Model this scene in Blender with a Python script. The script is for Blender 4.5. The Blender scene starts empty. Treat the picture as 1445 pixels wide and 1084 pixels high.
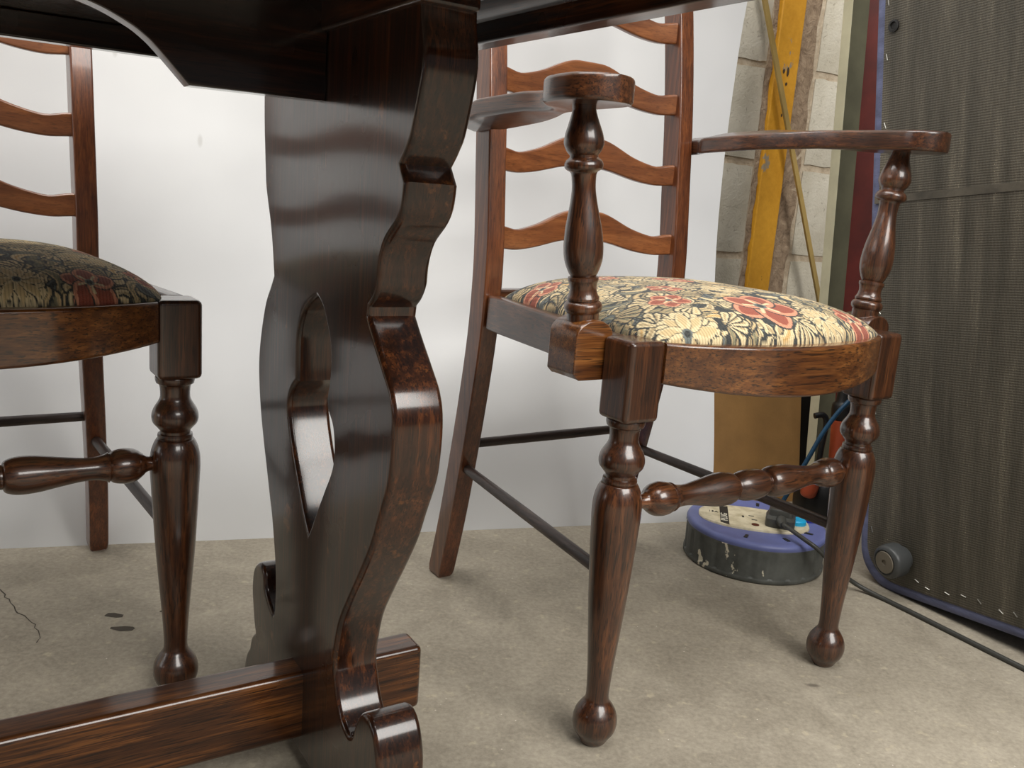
import bpy, bmesh, math, random
import numpy as np
from mathutils import Vector, Matrix
random.seed(7); rng = np.random.default_rng(11)
S = bpy.context.scene
COL = S.collection

# ------------------------------------------------------------------ camera
FPX, PITCH, ROLL, CAMH = 1270.64, 0.20691, 0.07665, 0.56579
fw = Vector((0, math.cos(PITCH), -math.sin(PITCH))); rt = Vector((1, 0, 0)); dn = -(rt.cross(fw))
Rr = math.cos(ROLL)*rt - math.sin(ROLL)*dn; Dd = math.sin(ROLL)*rt + math.cos(ROLL)*dn
cd = bpy.data.cameras.new('camera'); cam = bpy.data.objects.new('camera', cd); COL.objects.link(cam)
m = Matrix((Rr, -Dd, -fw)).transposed().to_4x4(); m.translation = Vector((0, 0, CAMH)); cam.matrix_world = m
cd.sensor_width = 36; cd.lens = FPX*36/1445; cd.clip_start = .01
cd.dof.use_dof = False
S.camera = cam
S.view_settings.view_transform = 'Standard'; S.view_settings.look = 'None'
S.view_settings.gamma = 1; S.view_settings.use_curve_mapping = False
S.view_settings.exposure = -0.10
# ------------------------------------------------------------------ world and lights
w = bpy.data.worlds.new('world'); S.world = w; w.use_nodes = True
w.node_tree.nodes['Background'].inputs[0].default_value = (.93, .96, 1, 1)
w.node_tree.nodes['Background'].inputs[1].default_value = .12
def area(name, loc, target, sx, sy, power, color):
    l = bpy.data.lights.new(name, 'AREA'); l.shape = 'RECTANGLE'; l.size = sx; l.size_y = sy
    l.energy = power; l.color = color
    o = bpy.data.objects.new(name, l); COL.objects.link(o); o.location = loc
    o.rotation_euler = (Vector(target)-Vector(loc)).to_track_quat('-Z', 'Y').to_euler(); return o
area('open_door_daylight', (2.3, -1.7, 3.0), (.2, 1.0, .3), 2.8, 2.0, 215, (1, .97, .92))
area('roof_light', (-.6, .2, 3.6), (-.1, 1.0, 0), 3.0, 1.8, 135, (1, .98, .95))

area('left_side_fill', (-3.0, -.2, 1.5), (0, 1.0, .4), 2.6, 2.0, 38, (1, 1, 1))  # added fill lamp, no known window; brightens left-facing sides and their reflections
# ------------------------------------------------------------------ mesh helpers
def set_props(o, label=None, cat=None, group=None, kind=None):
    if label: o['label'] = label
    if cat: o['category'] = cat
    if group: o['group'] = group
    if kind: o['kind'] = kind
    return o
def mk(name, V, Fc, mat, parent=None, bevel=0, seg=2, sub=0, ang=40, mats=None):
    me = bpy.data.meshes.new(name); me.from_pydata([tuple(map(float, v)) for v in V], [], Fc); me.update()
    bm = bmesh.new(); bm.from_mesh(me); bmesh.ops.recalc_face_normals(bm, faces=bm.faces); bm.to_mesh(me); bm.free()
    return fin(name, me, mat, parent, bevel, seg, sub, ang)
def fin(name, me, mat, parent=None, bevel=0, seg=2, sub=0, ang=40):
    me.polygons.foreach_set('use_smooth', [True]*len(me.polygons))
    me.set_sharp_from_angle(angle=math.radians(ang))
    o = bpy.data.objects.new(name, me); COL.objects.link(o)
    if mat: me.materials.append(mat)
    if parent: o.parent = parent
    if bevel:
        b = o.modifiers.new('bevel', 'BEVEL'); b.width = bevel; b.segments = seg; b.limit_method = 'ANGLE'
        b.angle_limit = math.radians(35); b.harden_normals = True
    else:
        wn = o.modifiers.new('weighted', 'WEIGHTED_NORMAL'); wn.keep_sharp = True; wn.weight = 60
    if sub:
        s = o.modifiers.new('sub', 'SUBSURF'); s.levels = sub; s.render_levels = sub
    return o
def empty(name, loc=(0, 0, 0), rz=0):
    o = bpy.data.objects.new(name, None); COL.objects.link(o); o.location = loc; o.rotation_euler = (0, 0, rz)
    o.empty_display_size = .05; return o
def loft(secs, closed=True):
    n = len(secs[0]); V = [p for s in secs for p in s]; Fc = []
    for i in range(len(secs)-1):
        for j in range(n):
            k = (j+1) % n; Fc.append((i*n+j, i*n+k, (i+1)*n+k, (i+1)*n+j))
    Fc.append(tuple(range(n))); Fc.append(tuple((len(secs)-1)*n+j for j in range(n)))
    return V, Fc
def rrect(hw, hh, r, n=3):
    pts = []
    for cx, cy, a0 in ((hw-r, hh-r, 0), (-hw+r, hh-r, 90), (-hw+r, -hh+r, 180), (hw-r, -hh+r, 270)):
        for i in range(n+1):
            a = math.radians(a0+90*i/n); pts.append((cx+r*math.cos(a), cy+r*math.sin(a)))
    return pts
def box(x0, x1, y0, y1, z0, z1):
    V = [(x, y, z) for z in (z0, z1) for y in (y0, y1) for x in (x0, x1)]
    return V, [(0, 1, 3, 2), (4, 6, 7, 5), (0, 4, 5, 1), (2, 3, 7, 6), (0, 2, 6, 4), (1, 5, 7, 3)]
def lathe(prof, p0, p1, L=None, seg=40):
    """prof: (t, r) with t the distance from p0 towards p1 (metres)."""
    p0 = Vector(p0); p1 = Vector(p1); ax = (p1-p0).normalized()
    a = ax.orthogonal().normalized(); b = ax.cross(a); secs = []
    for t, r in prof:
        c = p0+ax*t; secs.append([c+a*(r*math.cos(2*math.pi*i/seg))+b*(r*math.sin(2*math.pi*i/seg)) for i in range(seg)])
    return loft(secs)
def smooth_prof(pts, n=5):
    """Catmull-Rom through (t, r[, 'c' = corner])."""
    out = []
    for i in range(len(pts)-1):
        p1, p2 = pts[i], pts[i+1]
        p0 = pts[i-1] if i > 0 and len(p1) == 2 else p1
        p3 = pts[i+2] if i+2 < len(pts) and len(p2) == 2 else p2
        for k in range(n):
            t = k/n
            out.append(tuple(.5*((2*p1[d])+(-p0[d]+p2[d])*t+(2*p0[d]-5*p1[d]+4*p2[d]-p3[d])*t*t+(-p0[d]+3*p1[d]-3*p2[d]+p3[d])*t**3) for d in (0, 1)))
    out.append(tuple(pts[-1][:2])); return out
def smooth_loop(pts, n=5):
    out = []; N = len(pts)
    for i in range(N):
        p1, p2 = pts[i], pts[(i+1) % N]
        if len(p1) > 2 and len(p2) > 2 and math.dist(p1[:2], p2[:2]) > .04: out.append(tuple(p1[:2])); continue
        p0 = pts[i-1] if len(p1) == 2 else p1; p3 = pts[(i+2) % N] if len(p2) == 2 else p2
        for k in range(n):
            t = k/n
            out.append(tuple(.5*((2*p1[d])+(-p0[d]+p2[d])*t+(2*p0[d]-5*p1[d]+4*p2[d]-p3[d])*t*t+(-p0[d]+3*p1[d]-3*p2[d]+p3[d])*t**3) for d in (0, 1)))
    return out
def plate(name, loops, th, fn, mat, parent=None, bevel=.003, n=2):
    """Plate with holes from 2D loops (first is the outer), thickness th along local depth; fn(x, y, d) -> 3D point."""
    cu = bpy.data.curves.new(name, 'CURVE'); cu.dimensions = '2D'; cu.fill_mode = 'BOTH'
    cu.extrude = th/2-bevel; cu.bevel_depth = bevel; cu.bevel_resolution = n; cu.offset = -bevel
    for lp in loops:
        sp = cu.splines.new('POLY'); sp.points.add(len(lp)-1); sp.use_cyclic_u = True
        for i, (x, y) in enumerate(lp): sp.points[i].co = (x, y, 0, 1)
    o = bpy.data.objects.new(name, cu); COL.objects.link(o)
    dg = bpy.context.evaluated_depsgraph_get(); me = bpy.data.meshes.new_from_object(o.evaluated_get(dg))
    bpy.data.objects.remove(o); me.name = name
    bm = bmesh.new(); bm.from_mesh(me); bmesh.ops.remove_doubles(bm, verts=bm.verts, dist=1e-5)
    for v in bm.verts: v.co = Vector(fn(v.co.x, v.co.y, v.co.z))
    bmesh.ops.recalc_face_normals(bm, faces=bm.faces); bm.to_mesh(me); bm.free()
    me.materials.clear(); return fin(name, me, mat, parent, ang=35)
def tube(name, pts, r, mat, parent=None, seg=12, n=8):
    P = [Vector(p) for p in pts]; C = []
    for i in range(len(P)-1):
        p0 = P[max(i-1, 0)]; p1 = P[i]; p2 = P[i+1]; p3 = P[min(i+2, len(P)-1)]
        for k in range(n):
            t = k/n; C.append(.5*((2*p1)+(-p0+p2)*t+(2*p0-5*p1+4*p2-p3)*t*t+(-p0+3*p1-3*p2+p3)*t**3))
    C.append(P[-1]); secs = []; a = None
    for i, c in enumerate(C):
        d = (C[min(i+1, len(C)-1)]-C[max(i-1, 0)]).normalized()
        a = d.orthogonal().normalized() if a is None else (a-d*a.dot(d)).normalized()
        b = d.cross(a); secs.append([c+a*(r*math.cos(2*math.pi*j/seg))+b*(r*math.sin(2*math.pi*j/seg)) for j in range(seg)])
    return mk(name, *loft(secs), mat, parent)
def text(name, s, size, M, mat, parent, ext=.0003, align='CENTER'):
    cu = bpy.data.curves.new(name, 'FONT'); cu.body = s; cu.size = size; cu.extrude = ext; cu.align_x = align; cu.align_y = 'CENTER'
    o = bpy.data.objects.new(name, cu); COL.objects.link(o)
    me = bpy.data.meshes.new_from_object(o.evaluated_get(bpy.context.evaluated_depsgraph_get())); bpy.data.objects.remove(o)
    me.materials.clear(); me.materials.append(mat); me.transform(M)
    o = bpy.data.objects.new(name, me); COL.objects.link(o); o.parent = parent; return o

# ------------------------------------------------------------------ materials
def lin(c):
    return tuple((x/12.92 if x <= .04045 else ((x+.055)/1.055)**2.4) for x in [v/255 for v in c])+(1,)
class NT:
    def __init__(s, name):
        s.m = bpy.data.materials.new(name); s.m.use_nodes = True; s.t = s.m.node_tree; s.b = s.t.nodes['Principled BSDF']
    def n(s, typ, ins=None, **kw):
        nd = s.t.nodes.new(typ)
        for k, v in kw.items(): setattr(nd, k, v)
        for k, v in (ins or {}).items():
            if isinstance(v, bpy.types.NodeSocket): s.t.links.new(v, nd.inputs[k])
            else: nd.inputs[k].default_value = v
        return nd
    def ramp(s, fac, stops, interp='LINEAR'):
        r = s.n('ShaderNodeValToRGB', {'Fac': fac}); r.color_ramp.interpolation = interp; e = r.color_ramp.elements
        while len(e) < len(stops): e.new(.5)
        for i, (p, c) in enumerate(stops): e[i].position = p; e[i].color = c
        return r.outputs[0]
    def mix(s, f, a, b, bt='MIX'):
        x = s.n('ShaderNodeMix', data_type='RGBA', blend_type=bt)
        for i, v in ((0, f), (6, a), (7, b)):
            if isinstance(v, bpy.types.NodeSocket): s.t.links.new(v, x.inputs[i])
            else: x.inputs[i].default_value = v
        return x.outputs[2]
    def noise(s, vec, scale, detail=4, rough=.55, dist=0):
        return s.n('ShaderNodeTexNoise', {'Vector': vec, 'Scale': scale, 'Detail': detail, 'Roughness': rough, 'Distortion': dist}).outputs[0]
    def coord(s, sc=(1, 1, 1), loc=(0, 0, 0), which='Object'):
        c = s.n('ShaderNodeTexCoord').outputs[which]
        return s.n('ShaderNodeMapping', {'Vector': c, 'Scale': sc, 'Location': loc}).outputs[0]
    def bump(s, h, strength, dist=.001, nrm=None):
        i = {'Height': h, 'Strength': strength, 'Distance': dist}
        if nrm: i['Normal'] = nrm
        return s.n('ShaderNodeBump', i).outputs[0]
    def set(s, **kw):
        for k, v in kw.items():
            k = k.replace('_', ' ')
            if isinstance(v, bpy.types.NodeSocket): s.t.links.new(v, s.b.inputs[k])
            else: s.b.inputs[k].default_value = v
        return s.m
def wood(name, axis, dark, mid, light, contrast=1.0, rough=.3, coat=.5, wear=0, seed=0, pore=.75, spec=.5):
    """Stained oak: fibres along the object's axis, open pores, a glossy lacquer."""
    T = NT(name); k = {'x': (1, 14, 14), 'y': (14, 1, 14), 'z': (14, 14, 1)}[axis]
    kf = {'x': (3, 90, 90), 'y': (90, 3, 90), 'z': (90, 90, 3)}[axis]
    kp = {'x': (30, 700, 700), 'y': (700, 30, 700), 'z': (700, 700, 30)}[axis]
    v1 = T.coord(k, (seed, seed*.7, seed*1.3)); v2 = T.coord(kf, (seed*2, 0, seed)); v3 = T.coord(kp)
    big = T.noise(v1, 2.6, 5, .6, 1.2); fine = T.noise(v2, 2.2, 4, .7)
    pores = T.noise(v3, 1.0, 2, .5); cloud = T.noise(T.coord((1, 1, 1), (seed, 0, 0)), 9, 3, .5)
    d, md, li = lin(dark), lin(mid), lin(light)
    c = T.ramp(big, [(.30, d), (.50, md), (.72, li)])
    c = T.mix(.6*contrast, c, T.ramp(fine, [(.38, d), (.52, md), (.66, li)]))
    c = T.mix(T.ramp(cloud, [(.35, (0, 0, 0, 1)), (.7, (.6, .6, .6, 1))]), c, d)
    pm = T.ramp(pores, [(.36, (1, 1, 1, 1)), (.45, (0, 0, 0, 1))])
    c = T.mix(T.mix(1, pm, (pore, pore, pore, 1), 'MULTIPLY'), c, lin((16, 9, 6)))
    if wear:
        wn = T.noise(T.coord((1, 1, 1), (seed+3, 1, 0)), 22, 6, .7)
        c = T.mix(T.mix(1, T.ramp(wn, [(.62, (0, 0, 0, 1)), (.72, (1, 1, 1, 1))]), (wear, wear, wear, 1), 'MULTIPLY'), c, lin((170, 105, 50)))
    h = T.mix(.5, fine, pores)
    rr = T.ramp(cloud, [(.3, (rough*.8,)*3+(1,)), (.75, (rough*1.35,)*3+(1,))])
    return T.set(Base_Color=c, Roughness=rr, Normal=T.bump(h, .10, .0006), Coat_Weight=min(1, coat*1.7), Coat_Roughness=.13, Coat_IOR=1.5, Specular_IOR_Level=spec)
def plain(name, col, rough=.5, metal=0, bump=0, bscale=200, var=.12, coat=0, sc=(1, 1, 1)):
    T = NT(name); v = T.coord(sc); n = T.noise(v, 14, 4, .6); c = lin(col)
    dk = tuple(x*(1-var*2) for x in c[:3])+(1,); lt = tuple(min(1, x*(1+var)) for x in c[:3])+(1,)
    kw = dict(Base_Color=T.ramp(n, [(.3, dk), (.7, lt)]), Roughness=rough, Metallic=metal, Coat_Weight=coat)
    if bump: kw['Normal'] = T.bump(T.noise(v, bscale, 3), bump, .001)
    return T.set(**kw)

TBL = ((24, 11, 6), (52, 26, 13), (104, 58, 28))
CHR = ((40, 20, 10), (78, 43, 22), (126, 76, 42))
RED = ((92, 50, 26), (134, 80, 44), (168, 108, 64))
M_tz = wood('table_oak_upright', 'z', *TBL, rough=.3, coat=.6, seed=1, spec=.2, wear=.5)
M_tx = wood('table_oak_lengthwise', 'x', (16, 8, 5), (34, 17, 10), (66, 36, 20), rough=.3, coat=.6, seed=2, spec=.2)
M_ty = wood('table_oak_crosswise', 'y', *TBL, rough=.32, coat=.5, seed=4, spec=.2)
M_ts = wood('table_oak_stretcher', 'x', (36, 17, 7), (74, 41, 18), (138, 86, 40), rough=.32, coat=.5, seed=7, spec=.2)
M_cz = wood('chair_oak_upright', 'z', *CHR, rough=.34, coat=.45, seed=3)
M_cx = wood('chair_oak_across', 'x', *CHR, rough=.34, coat=.45, seed=5)
M_cy = wood('chair_oak_depth', 'y', *CHR, rough=.36, coat=.4, seed=6)
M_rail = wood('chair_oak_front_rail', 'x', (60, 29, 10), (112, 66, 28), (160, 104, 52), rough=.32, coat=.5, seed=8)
M_slat = wood('chair_oak_warm_slat', 'x', *RED, contrast=.5, rough=.34, coat=.4, seed=9, pore=.28)
M_stile = wood('chair_oak_warm_stile', 'z', (66, 32, 16), (108, 58, 30), (148, 88, 46), rough=.36, coat=.4, seed=10, pore=.4)
M_dowel = wood('chair_oak_dull_dowel', 'x', (34, 22, 18), (58, 42, 36), (86, 68, 60), rough=.5, coat=.1, seed=12)
M_dowely = wood('chair_oak_dull_side_dowel', 'y', (34, 22, 18), (58, 42, 36), (86, 68, 60), rough=.5, coat=.1, seed=13)

# ------------------------------------------------------------------ frames
def frame(yaw, o=(0, 0)):
    c, s = math.cos(yaw), math.sin(yaw)
    return lambda u, v, z=0.0: (o[0]+c*u+s*v, o[1]+s*u-c*v, z)   # u along, v towards the viewer

# ------------------------------------------------------------------ floor
T = NT('worn_concrete'); g = T.coord(which='Object')
n1 = T.noise(g, 2.3, 6, .6, .4); n2 = T.noise(g, 14, 6, .65, .5); n3 = T.noise(g, 160, 4, .7); n4 = T.noise(g, 55, 5, .6)
c = T.ramp(n1, [(.3, lin((138, 130, 116))), (.52, lin((160, 152, 136))), (.72, lin((178, 169, 151)))])
c = T.mix(.55, c, T.ramp(n2, [(.32, lin((122, 113, 99))), (.55, lin((162, 153, 137))), (.72, lin((192, 182, 164)))]))
c = T.mix(.32, c, T.ramp(n3, [(.3, lin((96, 88, 76))), (.7, lin((190, 180, 160)))]))
c = T.mix(T.ramp(n4, [(.60, (0, 0, 0, 1)), (.72, (.6, .6, .6, 1))]), c, lin((194, 182, 156)))
sp = T.n('ShaderNodeTexVoronoi', {'Vector': g, 'Scale': 60.0, 'Randomness': 1.0}); spn = T.noise(g, 20, 2)
m1 = T.ramp(sp.outputs['Distance'], [(.035, (1, 1, 1, 1)), (.06, (0, 0, 0, 1))]); m2 = T.ramp(spn, [(.48, (0, 0, 0, 1)), (.54, (1, 1, 1, 1))])
c = T.mix(T.mix(1, m1, m2, 'MULTIPLY'), c, lin((214, 205, 190)))
sv = T.n('ShaderNodeTexVoronoi', {'Vector': T.coord((1, 2.2, 1), (3, 5, 0)), 'Scale': 9.0}); m3 = T.ramp(sv.outputs['Distance'], [(.05, (.8, .8, .8, 1)), (.11, (0, 0, 0, 1))])
m4 = T.ramp(T.noise(g, 3.1, 2), [(.58, (0, 0, 0, 1)), (.64, (1, 1, 1, 1))])
c = T.mix(T.mix(1, m3, m4, 'MULTIPLY'), c, lin((92, 84, 74)))
M_floor = T.set(Base_Color=c, Roughness=T.ramp(n2, [(.3, (.62,)*3+(1,)), (.7, (.85,)*3+(1,))]), Normal=T.bump(T.mix(.5, n2, n3), .25, .002))
set_props(mk('floor', *box(-5, 6, -5, 5, -.05, 0), M_floor), kind='structure')
FL = bpy.data.objects['floor']
# crack and chips in the concrete
M_dark = plain('concrete_pit', (74, 67, 58), .9)
def ribbon(name, pts, wd, mat, parent, z=.0004):
    V = []; Fc = []
    for i, (x, y) in enumerate(pts):
        x2, y2 = pts[min(i+1, len(pts)-1)]; x1, y1 = pts[max(i-1, 0)]; d = math.hypot(x2-x1, y2-y1) or 1
        nx, ny = -(y2-y1)/d, (x2-x1)/d; ww = wd*(.4+.6*random.random())
        V += [(x+nx*ww, y+ny*ww, z), (x-nx*ww, y-ny*ww, z)]
        if i: Fc.append((2*i-2, 2*i-1, 2*i+1, 2*i))
    return mk(name, V, Fc, mat, parent)
cr = [(-.729, 1.215), (-.70, 1.165), (-.672, 1.12), (-.64, 1.09), (-.61, 1.058), (-.575, 1.03), (-.55, 1.0), (-.538, .975)]
cr = [(a+random.uniform(-.003, .003)+(b-a)*t, c_+random.uniform(-.003, .003)+(d-c_)*t) for (a, c_), (b, d) in zip(cr, cr[1:]) for t in (0, .25, .5, .75)]
ribbon('crack', cr, .0009, M_dark, FL)
for x, y, a, b in ((-.486, 1.062, .014, .006), (-.459, 1.03, .016, .007), (-.43, 1.083, .007, .003), (-.405, 1.04, .006, .003), (.10, .78, .008, .003), (.305, .80, .007, .004)):
    n = 11; V = [(x, y, .0005)]+[(x+a*(.7+.5*random.random())*math.cos(6.283*i/n), y+b*(.7+.5*random.random())*math.sin(6.283*i/n), .0004) for i in range(n)]
    mk('chip', V, [(0, 1+i, 1+(i+1) % n) for i in range(n)], M_dark, FL)

# ------------------------------------------------------------------ block wall
WF = frame(.5); WV = -1.71
T = NT('mortar'); g = T.coord(); n2 = T.noise(g, 30, 6, .7)
M_mortar = T.set(Base_Color=T.ramp(n2, [(.3, lin((160, 142, 118))), (.7, lin((206, 192, 170)))]), Roughness=.95, Normal=T.bump(n2, .9, .008))
WALL = mk('wall_back', [WF(u, v, z) for z in (0, 2.6) for u, v in ((-3.2, WV-.005), (4.2, WV-.005), (4.2, WV-.2), (-3.2, WV-.2))],
          [(0, 1, 2, 3), (4, 5, 6, 7), (0, 1, 5, 4), (1, 2, 6, 5), (2, 3, 7, 6), (3, 0, 4, 7)], M_mortar)
set_props(WALL, kind='structure')
T = NT('painted_concrete_block'); g = T.coord(); n1 = T.noise(g, 7, 5, .6); n2 = T.noise(g, 60, 6, .75, .6); n3 = T.noise(g, 190, 3, .6)
oi = T.n('ShaderNodeObjectInfo').outputs['Random']
c = T.ramp(n1, [(.3, lin((176, 168, 148))), (.55, lin((206, 200, 184))), (.75, lin((222, 218, 206)))])
c = T.mix(.35, c, T.ramp(oi, [(0, lin((180, 173, 155))), (1, lin((205, 200, 186)))]))
c = T.mix(T.ramp(n2, [(.30, (.8,)*3+(1,)), (.42, (0, 0, 0, 1))]), c, lin((112, 102, 84)))
M_block = T.set(Base_Color=c, Roughness=.9, Normal=T.bump(T.mix(.4, n2, n3), .8, .004))
def block_mesh(L, H, seed):
    r = random.Random(seed); nx, nz = 9, 5; V = []; Fc = []
    for k in range(nz+1):
        for i in range(nx+1):
            e = min(i, nx-i, k, nz-k); x = L*i/nx; z = H*k/nz
            if e == 0: x += r.uniform(-.002, .002) if 0 < i < nx else (r.uniform(0, .004) if i == 0 else -r.uniform(0, .004)); z += r.uniform(-.0015, .0015) if 0 < k < nz else (r.uniform(0, .004) if k == 0 else -r.uniform(0, .004))
            V.append((x, -.003+r.uniform(-.0015, .0015) if e else .002, z))
    for k in range(nz):
        for i in range(nx): a = k*(nx+1)+i; Fc.append((a, a+1, a+nx+2, a+nx+1))
    b0 = len(V); per = [i for i in range(nx+1)]+[k*(nx+1)+nx for k in range(1, nz+1)]+[nz*(nx+1)+i for i in range(nx-1, -1, -1)]+[k*(nx+1) for k in range(nz-1, 0, -1)]
    for p in per: V.append((V[p][0], .016, V[p][2]))
    for j in range(len(per)): k = (j+1) % len(per); Fc.append((per[j], per[k], b0+k, b0+j))
    me = bpy.data.meshes.new('block'); me.from_pydata(V, [], Fc); me.update(); me.polygons.foreach_set('use_smooth', [True]*len(me.polygons)); me.set_sharp_from_angle(angle=.9); me.materials.append(M_block); return me
BM = [block_mesh(.425, .2105, s) for s in range(4)]; BH = [block_mesh(.205, .2105, s+9) for s in range(2)]
PIT = .2235; Z0 = .4615-2*PIT+.0065
for row in range(8):
    z = Z0+row*PIT
    # left of the column: blocks end at u = 1.555; right: start at 1.70
    runs = []
    u = 1.553; first = row % 2 == 0
    while u > .1:
        L = .205 if (first and u > 1.5) else .425; runs.append((u-L, L)); u -= L+.012
    u = 1.715; first = row % 2 == 1
    while u < 3.6:
        L = .205 if (first and u < 1.72) else .425; runs.append((u, L)); u += L+.012
    for u, L in runs:
        me = random.choice(BM if L > .3 else BH); o = bpy.data.objects.new('block', me); COL.objects.link(o)
        o.location = WF(u, WV, z); o.rotation_euler = (0, 0, .5); o.parent = WALL
        if random.random() < .5 and False: pass
# rough mortar strip beside the column
T = NT('brown_render'); g = T.coord(); n2 = T.noise(g, 45, 6, .75, .8)
M_render = T.set(Base_Color=T.ramp(n2, [(.3, lin((118, 98, 78))), (.55, lin((166, 144, 120))), (.75, lin((192, 172, 148)))]), Roughness=.95, Normal=T.bump(n2, 1, .008))
def ragged(name, ua, ub, z0, z1, v0, depth, mat, parent, jag, n=60):
    V = []; Fc = []
    for i in range(n+1):
        z = z0+(z1-z0)*i/n; a = ua+random.uniform(-jag, jag); b = ub+random.uniform(-jag, jag); mm = (a+b)/2
        V += [WF(a, v0, z), WF(a+.006, v0+depth*random.uniform(.6, 1), z), WF(mm, v0+depth*random.uniform(.7, 1.3), z), WF(b-.006, v0+depth*random.uniform(.6, 1), z), WF(b, v0, z)]
        if i:
            for j in range(4): p = (i-1)*5+j; Fc.append((p, p+1, p+6, p+5))
    return mk(name, V, Fc, mat, parent, ang=80)
ragged('mortar_strip', 1.642, 1.712, 0, 1.8, WV-.012, .010, M_render, WALL, .005)
ragged('mortar_strip', 1.553, 1.582, 0, 1.8, WV-.012, .013, M_render, WALL, .004)
# yellow steel column
T = NT('chipped_yellow_paint'); g = T.coord(); n1 = T.noise(g, 5, 4); n2 = T.noise(T.coord((1, 1, .6), (2.2, 0, .35)), 16, 5, .6); n3 = T.noise(g, 70, 4, .7)
c = T.ramp(n1, [(.3, lin((196, 138, 22))), (.7, lin((226, 164, 40)))])
c = T.mix(.2, c, T.ramp(n3, [(.3, lin((150, 100, 20))), (.7, lin((236, 180, 70)))]))
c = T.mix(T.ramp(n2, [(.64, (0, 0, 0, 1)), (.66, (1, 1, 1, 1))]), c, lin((150, 138, 118)))
c = T.mix(T.ramp(n2, [(.26, (1, 1, 1, 1)), (.28, (0, 0, 0, 1))]), c, lin((84, 58, 30)))
M_yellow = T.set(Base_Color=c, Roughness=.5, Normal=T.bump(n3, .3, .002))
post = mk('steel_column', [WF(u, v, z) for z in (0, 2.4) for u, v in ((1.568, WV+.012), (1.642, WV+.012), (1.642, WV-.03), (1.568, WV-.03))],
          [(0, 1, 2, 3), (4, 5, 6, 7), (0, 1, 5, 4), (1, 2, 6, 5), (2, 3, 7, 6), (3, 0, 4, 7)], M_yellow, None, .004)
set_props(post, 'chipped yellow painted steel column set into the concrete block wall', 'column')
M_spot = plain('bare_steel_spot', (66, 50, 34), .7)
for u, z, a, b in ((1.596, .90, .0035, .006), (1.609, .90, .004, .010), (1.608, .872, .0035, .004), (1.607, .80, .0025, .004)):
    n = 10; V = [WF(u, WV+.0132, z)]+[WF(u+a*(.8+.4*random.random())*math.cos(6.283*i/n), WV+.0128, z+b*(.8+.4*random.random())*math.sin(6.283*i/n)) for i in range(n)]
    mk('rust_spot', V, [(0, 1+i, 1+(i+1) % n) for i in range(n)], M_spot, post)

# ------------------------------------------------------------------ white backdrop sheet
T = NT('white_hardboard'); g = T.coord(); n1 = T.noise(g, 3, 3); n3 = T.noise(g, 120, 3)
sc = T.n('ShaderNodeTexVoronoi', {'Vector': T.coord((1, 1, .4)), 'Scale': 7.0}).outputs['Distance']
c = T.ramp(n1, [(.3, lin((218, 219, 220))), (.7, lin((231, 232, 232)))])
c = T.mix(T.ramp(sc, [(.02, (.35,)*3+(1,)), (.035, (0, 0, 0, 1))]), c, lin((170, 168, 162)))
M_white = T.set(Base_Color=c, Roughness=.42, Normal=T.bump(n1, .15, .02))
B = Vector((.385, 1.606)); bd = Vector((.952, .306)); bn = Vector((-.306, .952))
prof = [(0, 0), (.1, .012), (.226, .040), (.36, .075), (.497, .098), (.6, .106), (.697, .108), (.835, .103), (.923, .094), (1.1, .065), (1.3, .02), (1.5, -.04)]
prof = smooth_prof(prof, 4); V = []; Fc = []; nu = 24
for side in (0, 1):
    for z, off in prof:
        for i in range(nu+1):
            s = -2.0*(1-i/nu); p = B+bd*s+bn*(off-.010+side*.004); V.append((p.x, p.y, z))
nr = len(prof); N1 = nr*(nu+1)
for side in (0, 1):
    for k in range(nr-1):
        for i in range(nu): a = side*N1+k*(nu+1)+i; Fc.append((a, a+1, a+nu+2, a+nu+1))
edge = [i for i in range(nu+1)]+[k*(nu+1)+nu for k in range(1, nr)]+[(nr-1)*(nu+1)+i for i in range(nu-1, -1, -1)]+[k*(nu+1) for k in range(nr-2, 0, -1)]
for j in range(len(edge)): a, b = edge[j], edge[(j+1) % len(edge)]; Fc.append((a, b, b+N1, a+N1))
set_props(mk('backdrop_board', V, Fc, M_white, ang=60), 'large bowed white sheet standing behind both chairs against the block wall', 'board')

# ------------------------------------------------------------------ refectory table (frame T0: u along the length)
TY = .5751; tr = empty('refectory_table', (0, 0, 0), TY)
set_props(tr, 'dark stained oak refectory table with pierced shaped pedestal and through stretcher, filling the foreground', 'table')
def tp(u, v, z): return (u, -v, z)
U0, UT, VC = .275, .042, -.744
near = [(.180, .70, 'c'), (.180, .677), (.186, .648), (.175, .606), (.166, .591), (.157, .581, 'c'), (.166, .569, 'c'), (.163, .552), (.155, .540), (.137, .525), (.129, .509), (.127, .493), (.121, .482), (.112, .474, 'c'), (.111, .467, 'c'),
        (.124, .453), (.145, .432), (.158, .418), (.165, .403), (.167, .386), (.166, .366), (.162, .345), (.149, .316), (.137, .289), (.116, .255), (.098, .228), (.080, .198), (.072, .172), (.069, .153),
        (.074, .137), (.083, .120), (.095, .110), (.106, .107), (.113, .111, 'c'), (.121, .130), (.132, .143), (.147, .145), (.160, .133), (.168, .110), (.167, .087), (.160, .072, 'c'), (.172, .064), (.178, .048, 'c'), (.190, .037), (.198, .018), (.200, 0, 'c')]
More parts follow.
